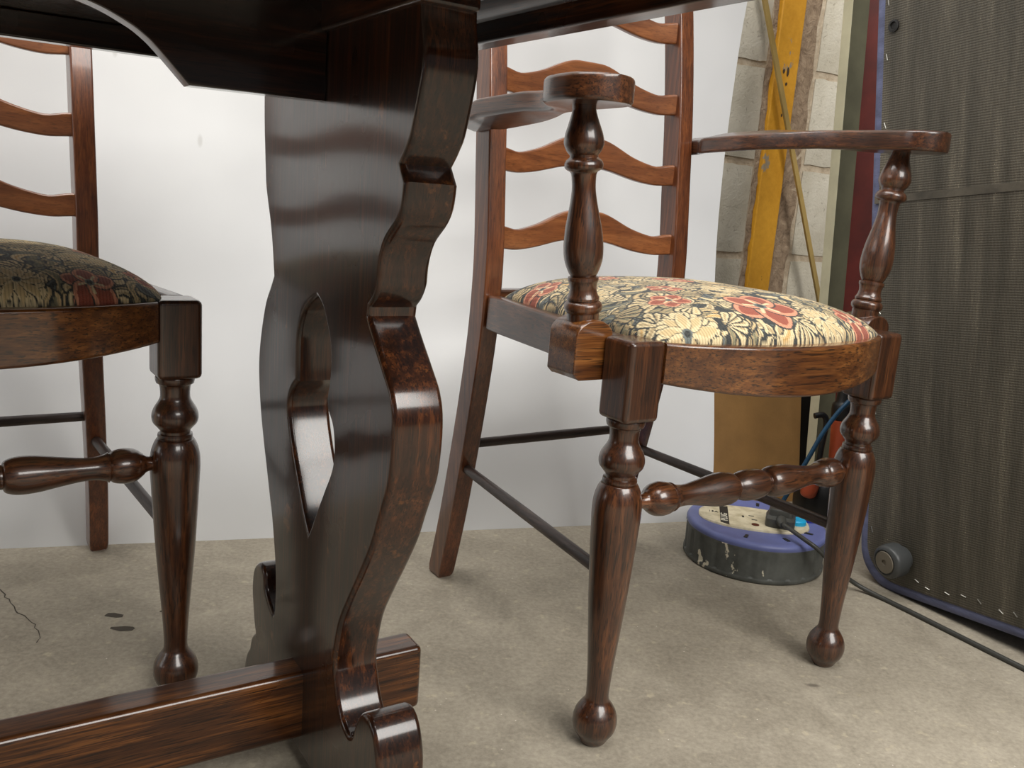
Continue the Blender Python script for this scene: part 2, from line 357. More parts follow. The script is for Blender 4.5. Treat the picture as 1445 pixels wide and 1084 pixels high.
far = [(-.200, 0, 'c'), (-.198, .018), (-.190, .036), (-.180, .047, 'c'), (-.173, .064), (-.160, .075, 'c'), (-.167, .090), (-.174, .120), (-.171, .143), (-.160, .156), (-.145, .162), (-.133, .155), (-.127, .138), (-.113, .128, 'c'), (-.100, .124), (-.096, .140), (-.097, .172), (-.104, .201), (-.113, .228), (-.121, .245), (-.135, .276), (-.146, .300), (-.158, .332), (-.165, .367), (-.164, .392), (-.156, .420), (-.145, .444), (-.130, .462),
       (-.122, .472, 'c'), (-.127, .493), (-.131, .507), (-.137, .523), (-.144, .537), (-.152, .555), (-.155, .570), (-.158, .590), (-.161, .611), (-.163, .639), (-.165, .70, 'c')]
foot = [(.125, 0, 'c'), (.10, .014), (0, .018), (-.10, .014), (-.125, 0, 'c')]
hole = [(0, .467, 'c'), (.014, .459), (.024, .447), (.033, .432), (.036, .415), (.034, .400), (.030, .386, 'c'), (.033, .374), (.045, .362), (.050, .343), (.046, .325), (.030, .301), (.014, .277), (-.004, .249, 'c'),
        (-.014, .260), (-.024, .273), (-.040, .296), (-.053, .316), (-.064, .338), (-.068, .356), (-.060, .371), (-.046, .382, 'c'), (-.047, .400), (-.046, .425), (-.036, .446), (-.018, .460)]
LO = smooth_loop(near+foot+far, 5); LH = smooth_loop(hole, 5)
ped = plate('pedestal', [LO, LH], UT, lambda x, y, d: tp(U0+UT/2+d, VC+x, y), M_tz, tr, .0045, 3)
me2 = ped.data.copy(); p2 = bpy.data.objects.new('pedestal', me2); COL.objects.link(p2); p2.parent = tr; p2.location = (-1.14, 0, 0)
# cleats joining the pedestals to the top
for du in (0, -1.14):
    mk('cleat', *box(U0-.006+du, U0+.040+du, -(VC+.186), -(VC-.30), .683, .7125), M_ty, tr, .003)
# arched centre rail
arch = [(.274, .712), (.274, .629), (.167, .628)] + smooth_prof([(.167, .628), (.146, .650), (.136, .659), (.124, .6665), (.101, .676), (.07, .682), (.02, .686), (-.05, .687)], 5)[1:]
mir = [(-.823+(.274-x)-.0, z) for x, z in reversed(arch)]
plate('centre_rail', [arch[1:]+mir[:-1]+[(-.823, .712), (.274, .712)]], .020, lambda x, y, d: tp(x, -.746+d, y), M_tx, tr, .001, 1)
# stretcher with through ends
V, Fc = box(-.90, .402, .749, .786, .037, .107)
mk('stretcher', V, Fc, M_ts, tr, .006, 3)
# table top and its deep edging
TU0, TU1, TV0, TV1 = -.99, .405, -1.122, -.365
mk('tabletop', *box(TU0, TU1, -TV1, -TV0, .7125, .736), M_tx, tr, .004)
for nm, bx, mt in (('edge_rail', (TU1-.020, TU1, -TV1, -TV0, .685, .7124), M_ty), ('edge_rail', (TU0, TU0+.020, -TV1, -TV0, .685, .7124), M_ty),
                   ('edge_rail', (TU0+.0205, TU1-.0205, -TV1, -TV1+.020, .685, .7124), M_tx), ('edge_rail', (TU0+.0205, TU1-.0205, -TV0-.020, -TV0, .685, .7124), M_tx)):
    mk(nm, *box(*bx), mt, tr, .002)
# cove mould inside the end rail
cv = [(TU1-.0205, .701), (TU1-.026, .703), (TU1-.031, .707), (TU1-.034, .7124), (TU1-.0205, .7124)]
mk('cove_moulding', *loft([[(x, y, z) for x, z in cv] for y in (-TV1+.021, -TV0-.021)]), M_ty, tr)

# ------------------------------------------------------------------ tapestry pattern, painted into a float grid and carried by the cushion's vertices
def tapestry(n=560, seed=3):
    r = np.random.default_rng(seed)
    C = {k: np.array(lin(v)[:3]) for k, v in dict(bg=(46, 52, 55), cream=(232, 212, 168), cream2=(216, 190, 142), tan=(186, 164, 124), olive=(140, 134, 106), slate=(108, 116, 114), rust=(160, 80, 62), pink=(226, 154, 122), ochre=(214, 174, 112)).items()}
    im = np.zeros((n, n, 3)); im[:] = C['bg']; yy, xx = np.mgrid[0:n, 0:n].astype(float)
    def win(cx, cy, R):
        x0, x1, y0, y1 = max(0, int(cx-R)), min(n, int(cx+R)+1), max(0, int(cy-R)), min(n, int(cy+R)+1)
        return (slice(y0, y1), slice(x0, x1)) if x1 > x0 and y1 > y0 else None
    def stroke(pts, ws, cols):
        pts = np.array(pts); R = max(ws)+3; cx, cy = pts.mean(0); RR = np.abs(pts-[cx, cy]).max()+R; wn = win(cx, cy, RR)
        if wn is None: return
        X, Y = xx[wn], yy[wn]; d = np.full(X.shape, 9.)
        for (px, py), wd in zip(pts, ws): d = np.minimum(d, np.hypot(X-px, Y-py)/wd)
        for lim, c in cols: im[wn][d < lim] = C[c] if isinstance(c, str) else c
    def arc(cx, cy, R, a0, a1, w0, w1, w2, cols, k=26, spiral=0):
        ts = np.linspace(0, 1, k); A = a0+(a1-a0)*ts; RR = R*(1-spiral*ts)
        ws = np.where(ts < .5, w0+(w1-w0)*ts*2, w1+(w2-w1)*(ts-.5)*2)
        stroke(np.stack([cx+RR*np.cos(A), cy+RR*np.sin(A)], 1), np.maximum(ws, .8), cols)
    def petalflower(cx, cy, R, npet, outer, inner, core, ph, thick=.32):
        for i in range(npet):
            a = ph+2*np.pi*i/npet; L = R*r.uniform(.85, 1.1)
            ts = np.linspace(.15, .8, 14); ws = R*thick*np.sin(np.pi*(.18+.72*(ts-.15)/.65))
            pts = np.stack([cx+L*ts*np.cos(a), cy+L*ts*np.sin(a)], 1)
            for q in range(-1, 2): stroke(pts[-3:]+np.array([-np.sin(a), np.cos(a)])*q*R*.16, [R*.13]*3, [(1.25, 'bg'), (1.0, outer)])
            stroke(pts, ws, [(1.12, 'bg'), (1.0, outer), (.68, inner)])
        for i in range(npet):
            a = ph+2*np.pi*(i+.5)/npet; arc(cx, cy, R*.01, 0, 1, 1, 1, 1, [(1, core)], 4)
            ts = np.linspace(.05, .42, 8); stroke(np.stack([cx+R*ts*np.cos(a), cy+R*ts*np.sin(a)], 1), [R*.05]*8, [(1, 'cream')])
        stroke([(cx, cy)]*2, [R*.16]*2, [(1, 'slate'), (.6, 'bg')])
    pal = [('cream', 'cream2'), ('cream', 'tan'), ('cream2', 'olive'), ('tan', 'olive'), ('cream', 'slate'), ('slate', 'bg'), ('olive', 'slate'), ('cream', 'ochre'), ('slate', 'olive'), ('olive', 'tan'), ('tan', 'cream2')]
    for k in range(1150):     # scrolling leaves
        cx, cy = r.uniform(-10, n+10, 2); o, i = pal[r.integers(len(pal))]; R = r.uniform(12, 34); a = r.uniform(0, 6.28)
        arc(cx, cy, R, a, a+r.choice([-1, 1])*r.uniform(1.2, 3.4), r.uniform(1.2, 3), r.uniform(4.5, 10), r.uniform(1.0, 4), [(1.38, 'bg'), (1.0, o), (.58 if r.random() < .5 else .3, i)], spiral=r.uniform(0, .5))
    for k in range(120):     # ragged fans
        cx, cy = r.uniform(0, n, 2); a = r.uniform(0, 6.28); o, i = pal[r.integers(4)]
        for q in range(6):
            b = a+(q-2.5)*.34; ts = np.linspace(.2, 1, 9); R = r.uniform(22, 36)
            stroke(np.stack([cx+R*ts*np.cos(b), cy+R*ts*np.sin(b)], 1), 2+4.4*ts, [(1.5, 'bg'), (1, o), (.4, i)])
    for cx, cy, R in ((.12, .10, .085), (.50, .36, .065), (.10, .50, .065), (.40, .86, .065), (.92, .84, .06), (.80, .30, .07), (.68, .60, .06), (.62, .08, .06)):
        petalflower(cx*n, cy*n, R*n*1.1, 9, 'cream', 'cream2', 'tan', r.uniform(0, 6), .2)
    for cx, cy, R in ((.44, .155, .12), (.20, .27, .065), (.30, .40, .06), (.78, .10, .07), (.52, .60, .075), (.86, .52, .075), (.12, .76, .07), (.74, .88, .075), (.93, .22, .06), (.30, .68, .055)):
        petalflower(cx*n, cy*n, R*n, 5, 'pink', 'rust', 'cream', r.uniform(0, 6), .40)
    return im
TAP = tapestry()
T = NT('tapestry_fabric'); at = T.n('ShaderNodeAttribute', attribute_name='tapestry').outputs['Color']
wv = T.n('ShaderNodeTexWave', {'Vector': T.coord(), 'Scale': 105.0, 'Distortion': .6, 'Detail': 2.0, 'Detail Scale': 2.0}, wave_type='BANDS', bands_direction='X').outputs['Color']
wy = T.n('ShaderNodeTexWave', {'Vector': T.coord(), 'Scale': 320.0, 'Distortion': 1.0}, wave_type='BANDS', bands_direction='Y').outputs['Color']
nz = T.noise(T.coord(), 900, 2)
c = T.mix(T.ramp(wv, [(.10, (.38,)*3+(1,)), (.5, (0, 0, 0, 1))]), at, T.mix(1, at, (.30, .27, .23, 1), 'MULTIPLY'))
c = T.mix(.10, c, T.ramp(nz, [(.3, (.02, .02, .02, 1)), (.7, (.5, .45, .35, 1))]))
M_tap = T.set(Base_Color=c, Roughness=.85, Sheen_Weight=.15, Specular_IOR_Level=.2, Normal=T.bump(T.mix(.4, wv, wy), .45, .0008))

def cushion_mesh(n=400):
    s = np.linspace(-1, 1, n); q = np.linspace(-1, 1, n); Sg, Q = np.meshgrid(s, q)
    # superelliptic square -> rounded corners
    t = (Q+1)/2; vb, bow = -.198, .040
    hw = .152+(.184-.152)*t
    hw = hw-.004*np.clip((t-.80)/.20, 0, 1)**2
    rc = 1-.035*np.abs(Q)**8
    u = Sg*hw*rc; vf = .126+bow*(1-(u/.19)**2)
    v = vb+(vf-vb)*(.5+(t-.5)*(1-.03*np.abs(Sg)**8))
    dome = ((1-np.abs(Sg)**3.2)*(1-np.abs(Q)**3.2)).clip(0)**.5
    z = .437+.041*dome
    V = np.stack([u, -v, z], -1).reshape(-1, 3)
    idx = np.arange(n*n).reshape(n, n)
    Fc = np.stack([idx[:-1, :-1], idx[:-1, 1:], idx[1:, 1:], idx[1:, :-1]], -1).reshape(-1, 4)
    per = np.concatenate([idx[0, :], idx[1:, -1], idx[-1, -2::-1], idx[-2:0:-1, 0]])
    b0 = len(V); low = V[per].copy(); low[:, 2] = .412; V = np.concatenate([V, low])
    k = len(per); j = np.arange(k); side = np.stack([per, b0+j, b0+(j+1) % k, np.roll(per, -1)], -1)
    me = bpy.data.meshes.new('seat'); me.vertices.add(len(V)); me.vertices.foreach_set('co', V.ravel())
    A = np.concatenate([Fc, side]); nf = len(A)+0
    me.loops.add(nf*4+k); me.loops.foreach_set('vertex_index', np.concatenate([A.ravel(), b0+j[::1]]))
    me.polygons.add(nf+1); me.polygons.foreach_set('loop_start', np.concatenate([np.arange(nf)*4, [nf*4]]))
    me.update(calc_edges=True); me.validate()
    m_ = TAP.shape[0]; X = np.clip(((V[:, 0]+.19)/.38*(m_-1)), 0, m_-1); Y = np.clip((-V[:, 1]+.205)/.38*(m_-1), 0, m_-1)
    colr = TAP[(m_-1-Y).astype(int), X.astype(int)]
    ca = me.color_attributes.new('tapestry', 'FLOAT_COLOR', 'POINT'); ca.data.foreach_set('color', np.concatenate([colr, np.ones((len(V), 1))], 1).astype(np.float32).ravel())
    me.materials.append(M_tap); me.polygons.foreach_set('use_smooth', [True]*len(me.polygons)); return me
CUSH = cushion_mesh()

# ------------------------------------------------------------------ chairs
LEG = [(.3585, .0145, 'c'), (.3575, .019), (.354, .0195), (.3505, .0185, 'c'), (.349, .0160, 'c'), (.345, .0150), (.336, .0148), (.330, .0172), (.323, .0213), (.316, .0232), (.309, .0222), (.303, .0175), (.300, .0152, 'c'), (.297, .0152, 'c'), (.2965, .0172, 'c'), (.2935, .0176), (.291, .0170, 'c'),
       (.2905, .0188, 'c'), (.286, .0212), (.279, .0236), (.270, .0250), (.258, .0252), (.247, .0246), (.225, .0235), (.206, .0224), (.167, .0200), (.127, .0168), (.090, .0138), (.066, .0124, ), (.056, .0122), (.050, .0134), (.044, .0175), (.036, .0220), (.026, .0237), (.016, .0220), (.008, .0170), (.0025, .0140), (.0, .0115, 'c')]
ARMP = [(.660, .0112), (.652, .0112), (.646, .0115), (.636, .0145), (.626, .0178), (.618, .0190), (.612, .0172), (.607, .0135, 'c'), (.605, .0135, 'c'), (.602, .0170), (.598, .0186), (.5945, .0175), (.592, .0135, 'c'), (.589, .0120), (.577, .0114), (.565, .0128), (.552, .0152), (.538, .0178), (.523, .0193), (.509, .0186), (.498, .0150), (.4935, .0125, 'c'), (.4925, .0150, 'c'), (.4895, .0152, 'c'), (.486, .0138), (.481, .0132), (.476, .0142), (.4725, .0160, 'c'), (.4705, .0160, 'c'), (.4695, .0150, 'c'), (.467, .0180), (.4635, .0190), (.460, .0182), (.4575, .0160, 'c'), (.447, .0160, 'c')]
FST = [(0, .0258, 'c'), (.0055, .0252, 'c')]
def fstretch():
    h = [(0, .0178), (.010, .0172), (.019, .0150), (.0245, .0120, 'c'), (.0265, .0120, 'c'), (.029, .0155), (.036, .0180), (.045, .0187), (.058, .0178), (.075, .0150), (.095, .0120), (.108, .0117), (.117, .0135), (.1205, .0155, 'c'), (.122, .0138, 'c'), (.126, .0166), (.136, .0182), (.146, .0166), (.153, .0120), (.157, .0085), (.165, .0068), (.176, .0066, 'c')]
    r = smooth_prof(h, 4); return [(-t, rr) for t, rr in reversed(r[1:])]+r
def make_chair(name, label, origin, yaw, arms, group):
    root = empty(name, (origin[0], origin[1], 0), yaw); set_props(root, label, 'chair', group)
    P = lambda u, v, z: (u, -v, z)
    skew = .025
    for s in (-1, 1):
        lg = smooth_prof([(.3585-t, *r) for t, *r in LEG], 4)
        V, Fc = lathe(lg, P(s*.190, .112, .3585), P(s*.190, .112, 0), seg=48)
        u0, u1 = (.168, .212); V2, F2 = box(s*u0 if s > 0 else -u1, u1 if s > 0 else -u0, -.136, -.092, .3575, .4385)
        leg = mk('front_leg', V, Fc, M_cz, root, ang=50)
        mk('leg_block', V2, F2, M_cz, leg, .0055, 3)
        # rear leg and back stile in one piece
        path = [(0, skew*.97, -.333), (.012, skew*.95, -.330), (.10, skew*.8, -.302), (.20, skew*.55, -.272), (.30, skew*.28, -.244), (.38, skew*.1, -.226), (.44, 0, -.2185), (.50, 0, -.2195), (.60, 0, -.2290), (.70, 0, -.2395), (.82, 0, -.258), (.98, 0, -.290)]
        secs = []
        path = [tuple(.5*((2*b[d])+(-a[d]+c_[d])*t+(2*a[d]-5*b[d]+4*c_[d]-e[d])*t*t+(-a[d]+3*b[d]-3*c_[d]+e[d])*t**3) for d in range(3))
                for i in range(len(path)-1) for a, b, c_, e in [(path[max(i-1, 0)], path[i], path[i+1], path[min(i+2, len(path)-1)])] for t in (0, .25, .5, .75)]+[path[-1]]
        uc = s*.1585
        for z, du, v in path:
            k = .80 if z < .001 else (1 if z > .010 else .93)
            secs.append([P(uc+du+a*k, v+b*k, z) for a, b in rrect(.0130, .0175, .0025, 2)])
        mk('rear_leg', *loft(secs), M_stile, root, ang=50)
    # ladder slats
    for zc, vc in ((.512, -.2170), (.610, -.2265), (.708, -.2365), (.806, -.251), (.904, -.270)):
        secs = []; n = 48
        for i in range(n+1):
            x = -1+2*i/n; ax = abs(x)
            def sm(a, b, t): t = min(1, max(0, (t-a)/(b-a))); return t*t*(3-2*t)
            top = .0145-.0045*math.exp(-((ax-.80)/.12)**2)+.0235*(1-sm(.12, .70, ax))+(.0015 if ax < .5 else 0)*math.cos(ax*3.14)
            bot = -.0145-.002*math.exp(-((ax-.82)/.12)**2)+.0135*(1-sm(.14, .72, ax))
            bow = -.016*(1-x*x); u = x*.1475
            secs.append([P(u, vc+bow+b, zc+(top+bot)/2+a) for a, b in rrect((top-bot)/2, .0058, .0028, 2)])
        mk('slat', *loft(secs), M_slat, root, ang=50)
    # seat rails
    secs = []
    for i in range(33):
        x = -1+i/16; u = x*.1685; v = .1365+.046*(1-x*x)**.9; zt = .437; zb = .396-.012*(1-x*x)
        secs.append([P(u, v-.011+b, (zt+zb)/2+a) for a, b in rrect((zt-zb)/2, .011, .004, 3)])
    mk('front_rail', *loft(secs), M_rail, root, ang=50)
    for s in (-1, 1):
        secs = []
        for t in (0, .5, 1):
            v = -.200+.294*t; u = s*(.1575+.038*t); zb = .394+.003*t
            secs.append([P(u+a, v, (.4385+zb)/2+b) for a, b in rrect(.0095, (.4385-zb)/2, .003, 2)])
        mk('side_rail', *loft(secs), M_cy, root, .0015)
    mk('rear_rail', *box(-.1455, .1455, .208, .228, .396, .445), M_cx, root, .003)
    # cushion
    st = bpy.data.objects.new('seat', CUSH); COL.objects.link(st); st.parent = root
    # stretchers
    V, Fc = lathe([(.176+t, r) for t, r in fstretch()], P(-.176+.004, .112, .2665), P(.176+.004, .112, .2655), seg=36)
    mk('front_stretcher', V, Fc, M_cx, root, ang=50)
    for s in (-1, 1):
        a = P(s*.158+skew*.55, -.268, .188); b = P(s*.187, .108, .186); L = math.dist(a, b)
        V, Fc = lathe([(0, .0062), (.02, .0068), (L/2, .0072), (L-.02, .0068), (L, .0062)], a, b, seg=18); mk('side_stretcher', V, Fc, M_dowely, root)
    a = P(-.155+skew*.5, -.265, .2225); b = P(.155+skew*.5, -.265, .2225); L = math.dist(a, b)
    V, Fc = lathe([(0, .0062), (.02, .0066), (L/2, .0072), (L-.02, .0066), (L, .0062)], a, b, seg=18); mk('rear_stretcher', V, Fc, M_dowel, root)
    if not arms: return root
    for s in (-1, 1):
        p0 = Vector(P(s*.2225, .0705, .447)); p1 = Vector(P(s*.2452, .0705, .660)); L = (p1-p0).length
        pr = smooth_prof([((z-.447)/.213*L, r, *c_) for z, r, *c_ in reversed(ARMP)], 4)
        V, Fc = lathe(pr, p0, p1, seg=40); sup = mk('arm_support', V, Fc, M_cz, root, ang=50)
        # block: domed top corners
        secs = []; out = [(.2005, .399), (.206, .394), (.239, .394), (.2455, .400)]
        n = 8; cu, hw = .2228, .0227
        for i in range(n+1):
            a = math.pi*i/n; out.append((cu+hw*math.cos(a)*(1 if True else 0), .4375+.0155*math.sin(a)))
        secs = [[P(s*u, v, z-(.001 if v in (.0475, .0925) else 0)) for u, z in out] for v in (.0475, .0495, .0905, .0925)]
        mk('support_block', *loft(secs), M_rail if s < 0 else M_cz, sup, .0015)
        # armrest
        st_ = [(-.245, .1725, .206), (-.222, .1725, .207), (-.206, .1715, .207), (-.190, .163, .207), (-.15, .165, .207), (-.10, .171, .2075), (-.06, .182, .209), (-.03, .194, .214), (-.01, .2005, .224), (.01, .2045, .243), (.03, .207, .264), (.05, .2095, .276), (.07, .2105, .2815), (.09, .2125, .2825)]
        fine = []
        for i in range(len(st_)-1):
            a, b, c_, e = st_[max(i-1, 0)], st_[i], st_[i+1], st_[min(i+2, len(st_)-1)]
            for k in range(4):
                t = k/4; fine.append(tuple(.5*((2*b[d])+(-a[d]+c_[d])*t+(2*a[d]-5*b[d]+4*c_[d]-e[d])*t*t+(-a[d]+3*b[d]-3*c_[d]+e[d])*t**3) for d in range(3)))
        for k in range(13):
            a = math.pi/2*k/12*.985; hw = .035*math.cos(a); fine.append((.090+.035*math.sin(a), .2475-hw, .2475+hw))
        secs = []
        for v, ui, uo in fine:
            t = min(1, max(0, (v+.24)/.22)); q = min(1, max(0, (v+.10)/.13)); q = q*q*(3-2*q); k = .26*(1-q)
            zb = .6385+.0135*t; zt = zb+.0215+.002*q; hw = max((uo-ui)/2, .0008)
            secs.append([P(s*((uo+ui)/2+a), v, (zb+zt)/2+b+k*(a+hw)) for a, b in rrect(hw, (zt-zb)/2, min(.0042, hw*.9), 3)])
        mk('armrest', *loft(secs), M_cy, root, ang=60)
    return root
AO, AYAW = (.2110, 1.0676), .5899
make_chair('ladderback_armchair', 'dark oak ladderback armchair with turned arm supports and floral seat, right of the pedestal', AO, AYAW, True, 'ladderback dining chairs')
LYAW = .60; c_, s_ = math.cos(LYAW), math.sin(LYAW)
bx, by = -.347, .905; LO_ = (bx-(c_*.190+s_*.112), by-(s_*.190-c_*.112))
make_chair('ladderback_chair', 'armless dark oak ladderback chair with worn floral seat, at the left edge of the picture', LO_, LYAW, False, 'ladderback dining chairs')

# ------------------------------------------------------------------ upended bed base on the right
P0 = Vector((.630, 1.307, .0)); e = Vector((.48786, -.86598, .10989)); gv = Vector((-.09617, .07178, .99277)); nv = Vector((-.86761, -.49490, -.04826))
bb = empty('bed_base', P0); set_props(bb, 'upended bed base with black woven dust cover and blue fabric border, against the right edge', 'bed base')
def bp(s, h, d): return tuple(e*s+gv*h+nv*d)
M_blue = plain('blue_damask', (104, 109, 140), .8, bump=.6, bscale=260, var=.22, sc=(1, 1, 3))
T = NT('black_dust_cover'); g = T.n('ShaderNodeTexCoord').outputs['Generated']
sep = T.n('ShaderNodeSeparateXYZ', {'Vector': g}); 
uvn = T.n('ShaderNodeUVMap').outputs[0]
wa = T.n('ShaderNodeTexWave', {'Vector': T.n('ShaderNodeMapping', {'Vector': uvn, 'Scale': (1, 1, 1)}).outputs[0], 'Scale': 90.0, 'Distortion': 1.2, 'Detail': 2.0, 'Detail Scale': 3.0}, wave_type='BANDS', bands_direction='Y').outputs['Color']
wb_ = T.n('ShaderNodeTexWave', {'Vector': uvn, 'Scale': 150.0, 'Distortion': 1.0, 'Detail': 1.0}, wave_type='BANDS', bands_direction='X').outputs['Color']
stv = T.noise(T.n('ShaderNodeMapping', {'Vector': uvn, 'Scale': (22, 1.6, 1)}).outputs[0], 1.6, 4, .6)
sph = T.noise(uvn, 620, 2, .5); cl = T.noise(uvn, 5, 3)
c = T.ramp(stv, [(.3, lin((66, 62, 52))), (.55, lin((92, 86, 74))), (.75, lin((122, 114, 98)))])
c = T.mix(T.ramp(wa, [(.2, (.42,)*3+(1,)), (.7, (0, 0, 0, 1))]), c, lin((34, 31, 26)))
c = T.mix(T.ramp(wb_, [(.1, (.25,)*3+(1,)), (.6, (0, 0, 0, 1))]), c, lin((28, 26, 23)))
spk = T.mix(1, T.ramp(sph, [(.66, (0, 0, 0, 1)), (.72, (1, 1, 1, 1))]), T.ramp(stv, [(.5, (0, 0, 0, 1)), (.62, (1, 1, 1, 1))]), 'MULTIPLY')
c = T.mix(spk, c, lin((190, 178, 150)))
M_dust = T.set(Base_Color=c, Roughness=.5, Normal=T.bump(T.mix(.5, wa, wb_), .5, .001), Specular_IOR_Level=.4)
SL, SR, HT, RC = -.088, .95, 1.35, .062
def rloop(s0, s1, h0, h1, r, n=8):
    pts = []
    for cx, cy, a0 in ((s1-r, h1-r, 0), (s0+r, h1-r, 90), (s0+r, h0+r, 180), (s1-r, h0+r, 270)):
        for i in range(n+1): a = math.radians(a0+90*i/n); pts.append((cx+r*math.cos(a), cy+r*math.sin(a)))
    return pts
secs = [[bp(s, h, d) for s, h in rloop(SL+k, SR-k, .001+k, HT-k, RC-k*.5)] for d, k in ((-.30, .01), (-.29, .003), (-.28, 0), (-.012, 0), (-.005, .002), (-.001, .007), (0, .014))]
mk('border', *loft(secs), M_blue, bb, ang=60)
# black cover lies just proud of the blue border
lp = rloop(SL+.019, SR-.018, .020, HT-.012, RC-.008); V = [bp(s, h, .0015) for s, h in lp]+[bp(s, h, -.001) for s, h in rloop(SL+.017, SR-.016, .018, HT-.010, RC-.006)]
n = len(lp); me = bpy.data.meshes.new('dust_cover')
me.from_pydata([tuple(v) for v in V], [], [tuple(range(n))]+[(i, (i+1) % n, n+(i+1) % n, n+i) for i in range(n)]); me.update()
uvl = me.uv_layers.new(name='UVMap')
for pl in me.polygons:
    for li in pl.loop_indices:
        vi = me.loops[li].vertex_index % n; uvl.data[li].uv = lp[vi]
fin('dust_cover', me, M_dust, bb)
M_staple = plain('steel_staple', (200, 198, 190), .3, .9)
for i in range(14):
    h = .10+i*.088+random.uniform(-.02, .02); s = SL+.025+random.uniform(0, .003); a = random.uniform(.2, .7)
    tube('staple', [bp(s-.004*math.sin(a), h+.005*math.cos(a), .0022), bp(s+.004*math.sin(a), h-.005*math.cos(a), .0022)], .0007, M_staple, bb, 6, 1)
for i in range(11):
    s = -.01+i*.028+random.uniform(-.008, .008); h = .030+random.uniform(0, .008); a = random.uniform(.8, 1.6)
    tube('staple', [bp(s-.004*math.sin(a), h+.004*math.cos(a), .0022), bp(s+.004*math.sin(a), h-.004*math.cos(a), .0022)], .0007, M_staple, bb, 6, 1)
M_hem = plain('folded_cover_hem', (92, 86, 74), .7, bump=.5, bscale=120, var=.3)
for z0, z1, hh in ((.617, .620, .011),):
    V = [bp(s, h, d) for d in (.0014, .0026) for s, h in ((SL+.012, z0), (SR-.02, z0+.012), (SR-.02, z0+.012-hh), (SL+.012, z0-hh))]
    mk('seam', V, [(0, 1, 2, 3), (4, 5, 6, 7), (0, 1, 5, 4), (1, 2, 6, 5), (2, 3, 7, 6), (3, 0, 4, 7)], M_hem, bb)
M_cast = plain('dark_grey_castor_plastic', (66, 68, 68), .38, var=.15); M_hub = plain('scuffed_grey_hub', (116, 108, 94), .7, bump=.3)
cc = Vector(bp(.001, .067, 0)); ax = (nv*.97+e*(-.10)+gv*-.05).normalized()
V, Fc = lathe(smooth_prof([(0, .012, 'c'), (.004, .018, 'c'), (.014, .020, 'c'), (.016, .024), (.018, .0262), (.034, .0262), (.040, .0240), (.0425, .0195, 'c'), (.0415, .019, 'c'), (.0405, .004, 'c'), (.036, .0035, 'c')], 3), cc, cc+ax, seg=40)
cs = mk('castor', V, Fc, M_cast, bb, ang=45)
V, Fc = lathe([(.0417, .0172), (.0435, .0167), (.0437, .0045), (.038, .004)], cc, cc+ax, seg=28); mk('hub', V, Fc, M_hub, cs, ang=45)
# bolt hole near the top
V, Fc = lathe([(0, .009), (.003, .009), (.0035, .006), (.001, .005)], Vector(bp(-.052, .862, .001)), Vector(bp(-.052, .862, .1)), seg=16)
mk('bolt_hole', V, Fc, plain('black_hole_rim', (22, 20, 18), .5), bb)

# ------------------------------------------------------------------ things between the wall and the bed base
def leaning(name, base, top, a, wa_, b, wb_2, mats, label, cat, frac=None):
    """box with cross-section a*wa_ x b*wb_2 from base to top (vectors)."""
    base, top, a, b = Vector(base), Vector(top), Vector(a).normalized()*wa_, Vector(b).normalized()*wb_2
    V = [tuple(p+q) for p in (base, top) for q in (Vector(), a, a+b, b)]
    o = mk(name, V, [(0, 1, 2, 3), (4, 5, 6, 7), (0, 1, 5, 4), (1, 2, 6, 5), (2, 3, 7, 6), (3, 0, 4, 7)], mats[0], None, .001, 2)
    if len(mats) > 1:
        o.data.materials.append(mats[1])
        for p in o.data.polygons:
            if abs(p.normal.dot(b.normalized())) < .5: p.material_index = 1
    set_props(o, label, cat); return o
M_cream = plain('cream_gloss_paint', (206, 200, 170), .5, var=.08, bump=.2, bscale=30)
M_green = plain('grey_green_paint', (98, 96, 74), .6, var=.12)
leaning('timber_stud', (.606, 1.752, 0), (.573, 1.885, 1.25), (.5, -.86, 0), .023, (.86, .5, 0), .046, (M_cream, M_green), 'grey-green painted timber post with a cream front edge, leaning left of the bed base', 'post')
M_redp = plain('dark_red_paint', (96, 32, 24), .5, var=.2)
leaning('red_panel', (.668, 1.815, 0), (.640, 1.955, 1.25), (.80, -.20, 0), .16, (.2, .8, 0), .018, (M_redp,), 'dark red painted panel between the grey-green post and the bed base', 'panel')
M_stick = plain('varnished_pine', (172, 146, 86), .5, var=.15, sc=(1, 1, .3))
p_ = WF(1.917, -1.644, .0); q_ = WF(1.424, -1.6945, 1.205)
leaning('wooden_baton', p_, q_, (.877, .479, .3), .013, (.479, -.877, 0), .007, (M_stick,), 'thin pale wooden baton leaning diagonally across the yellow column', 'stick')
M_mdf = plain('brown_hardboard', (158, 118, 66), .75, var=.10, bump=.25, bscale=300)
leaning('hardboard_sheet', (.30, 1.690, 0), (.29, 1.785, .345), (.98, .20, 0), .305, (-.2, .98, 0), .006, (M_mdf,), 'plain brown hardboard offcut standing behind the cable reel', 'board')
# black crate behind
M_blk = plain('black_plastic', (24, 23, 22), .45, var=.3)
V = [(x, y, 0) for x, y in ((.632, 1.97), (.85, 1.90), (.90, 2.02), (.70, 2.10))]
Vt = [(x, y, .36) for x, y in ((.612, 1.965), (.87, 1.885), (.92, 2.03), (.69, 2.12))]
crate = mk('storage_crate', V+Vt, [(0, 1, 2, 3), (4, 5, 6, 7), (0, 1, 5, 4), (1, 2, 6, 5), (2, 3, 7, 6), (3, 0, 4, 7)], M_blk, None, .004)
set_props(crate, 'black plastic crate in the dark corner behind the cream edged post', 'crate')
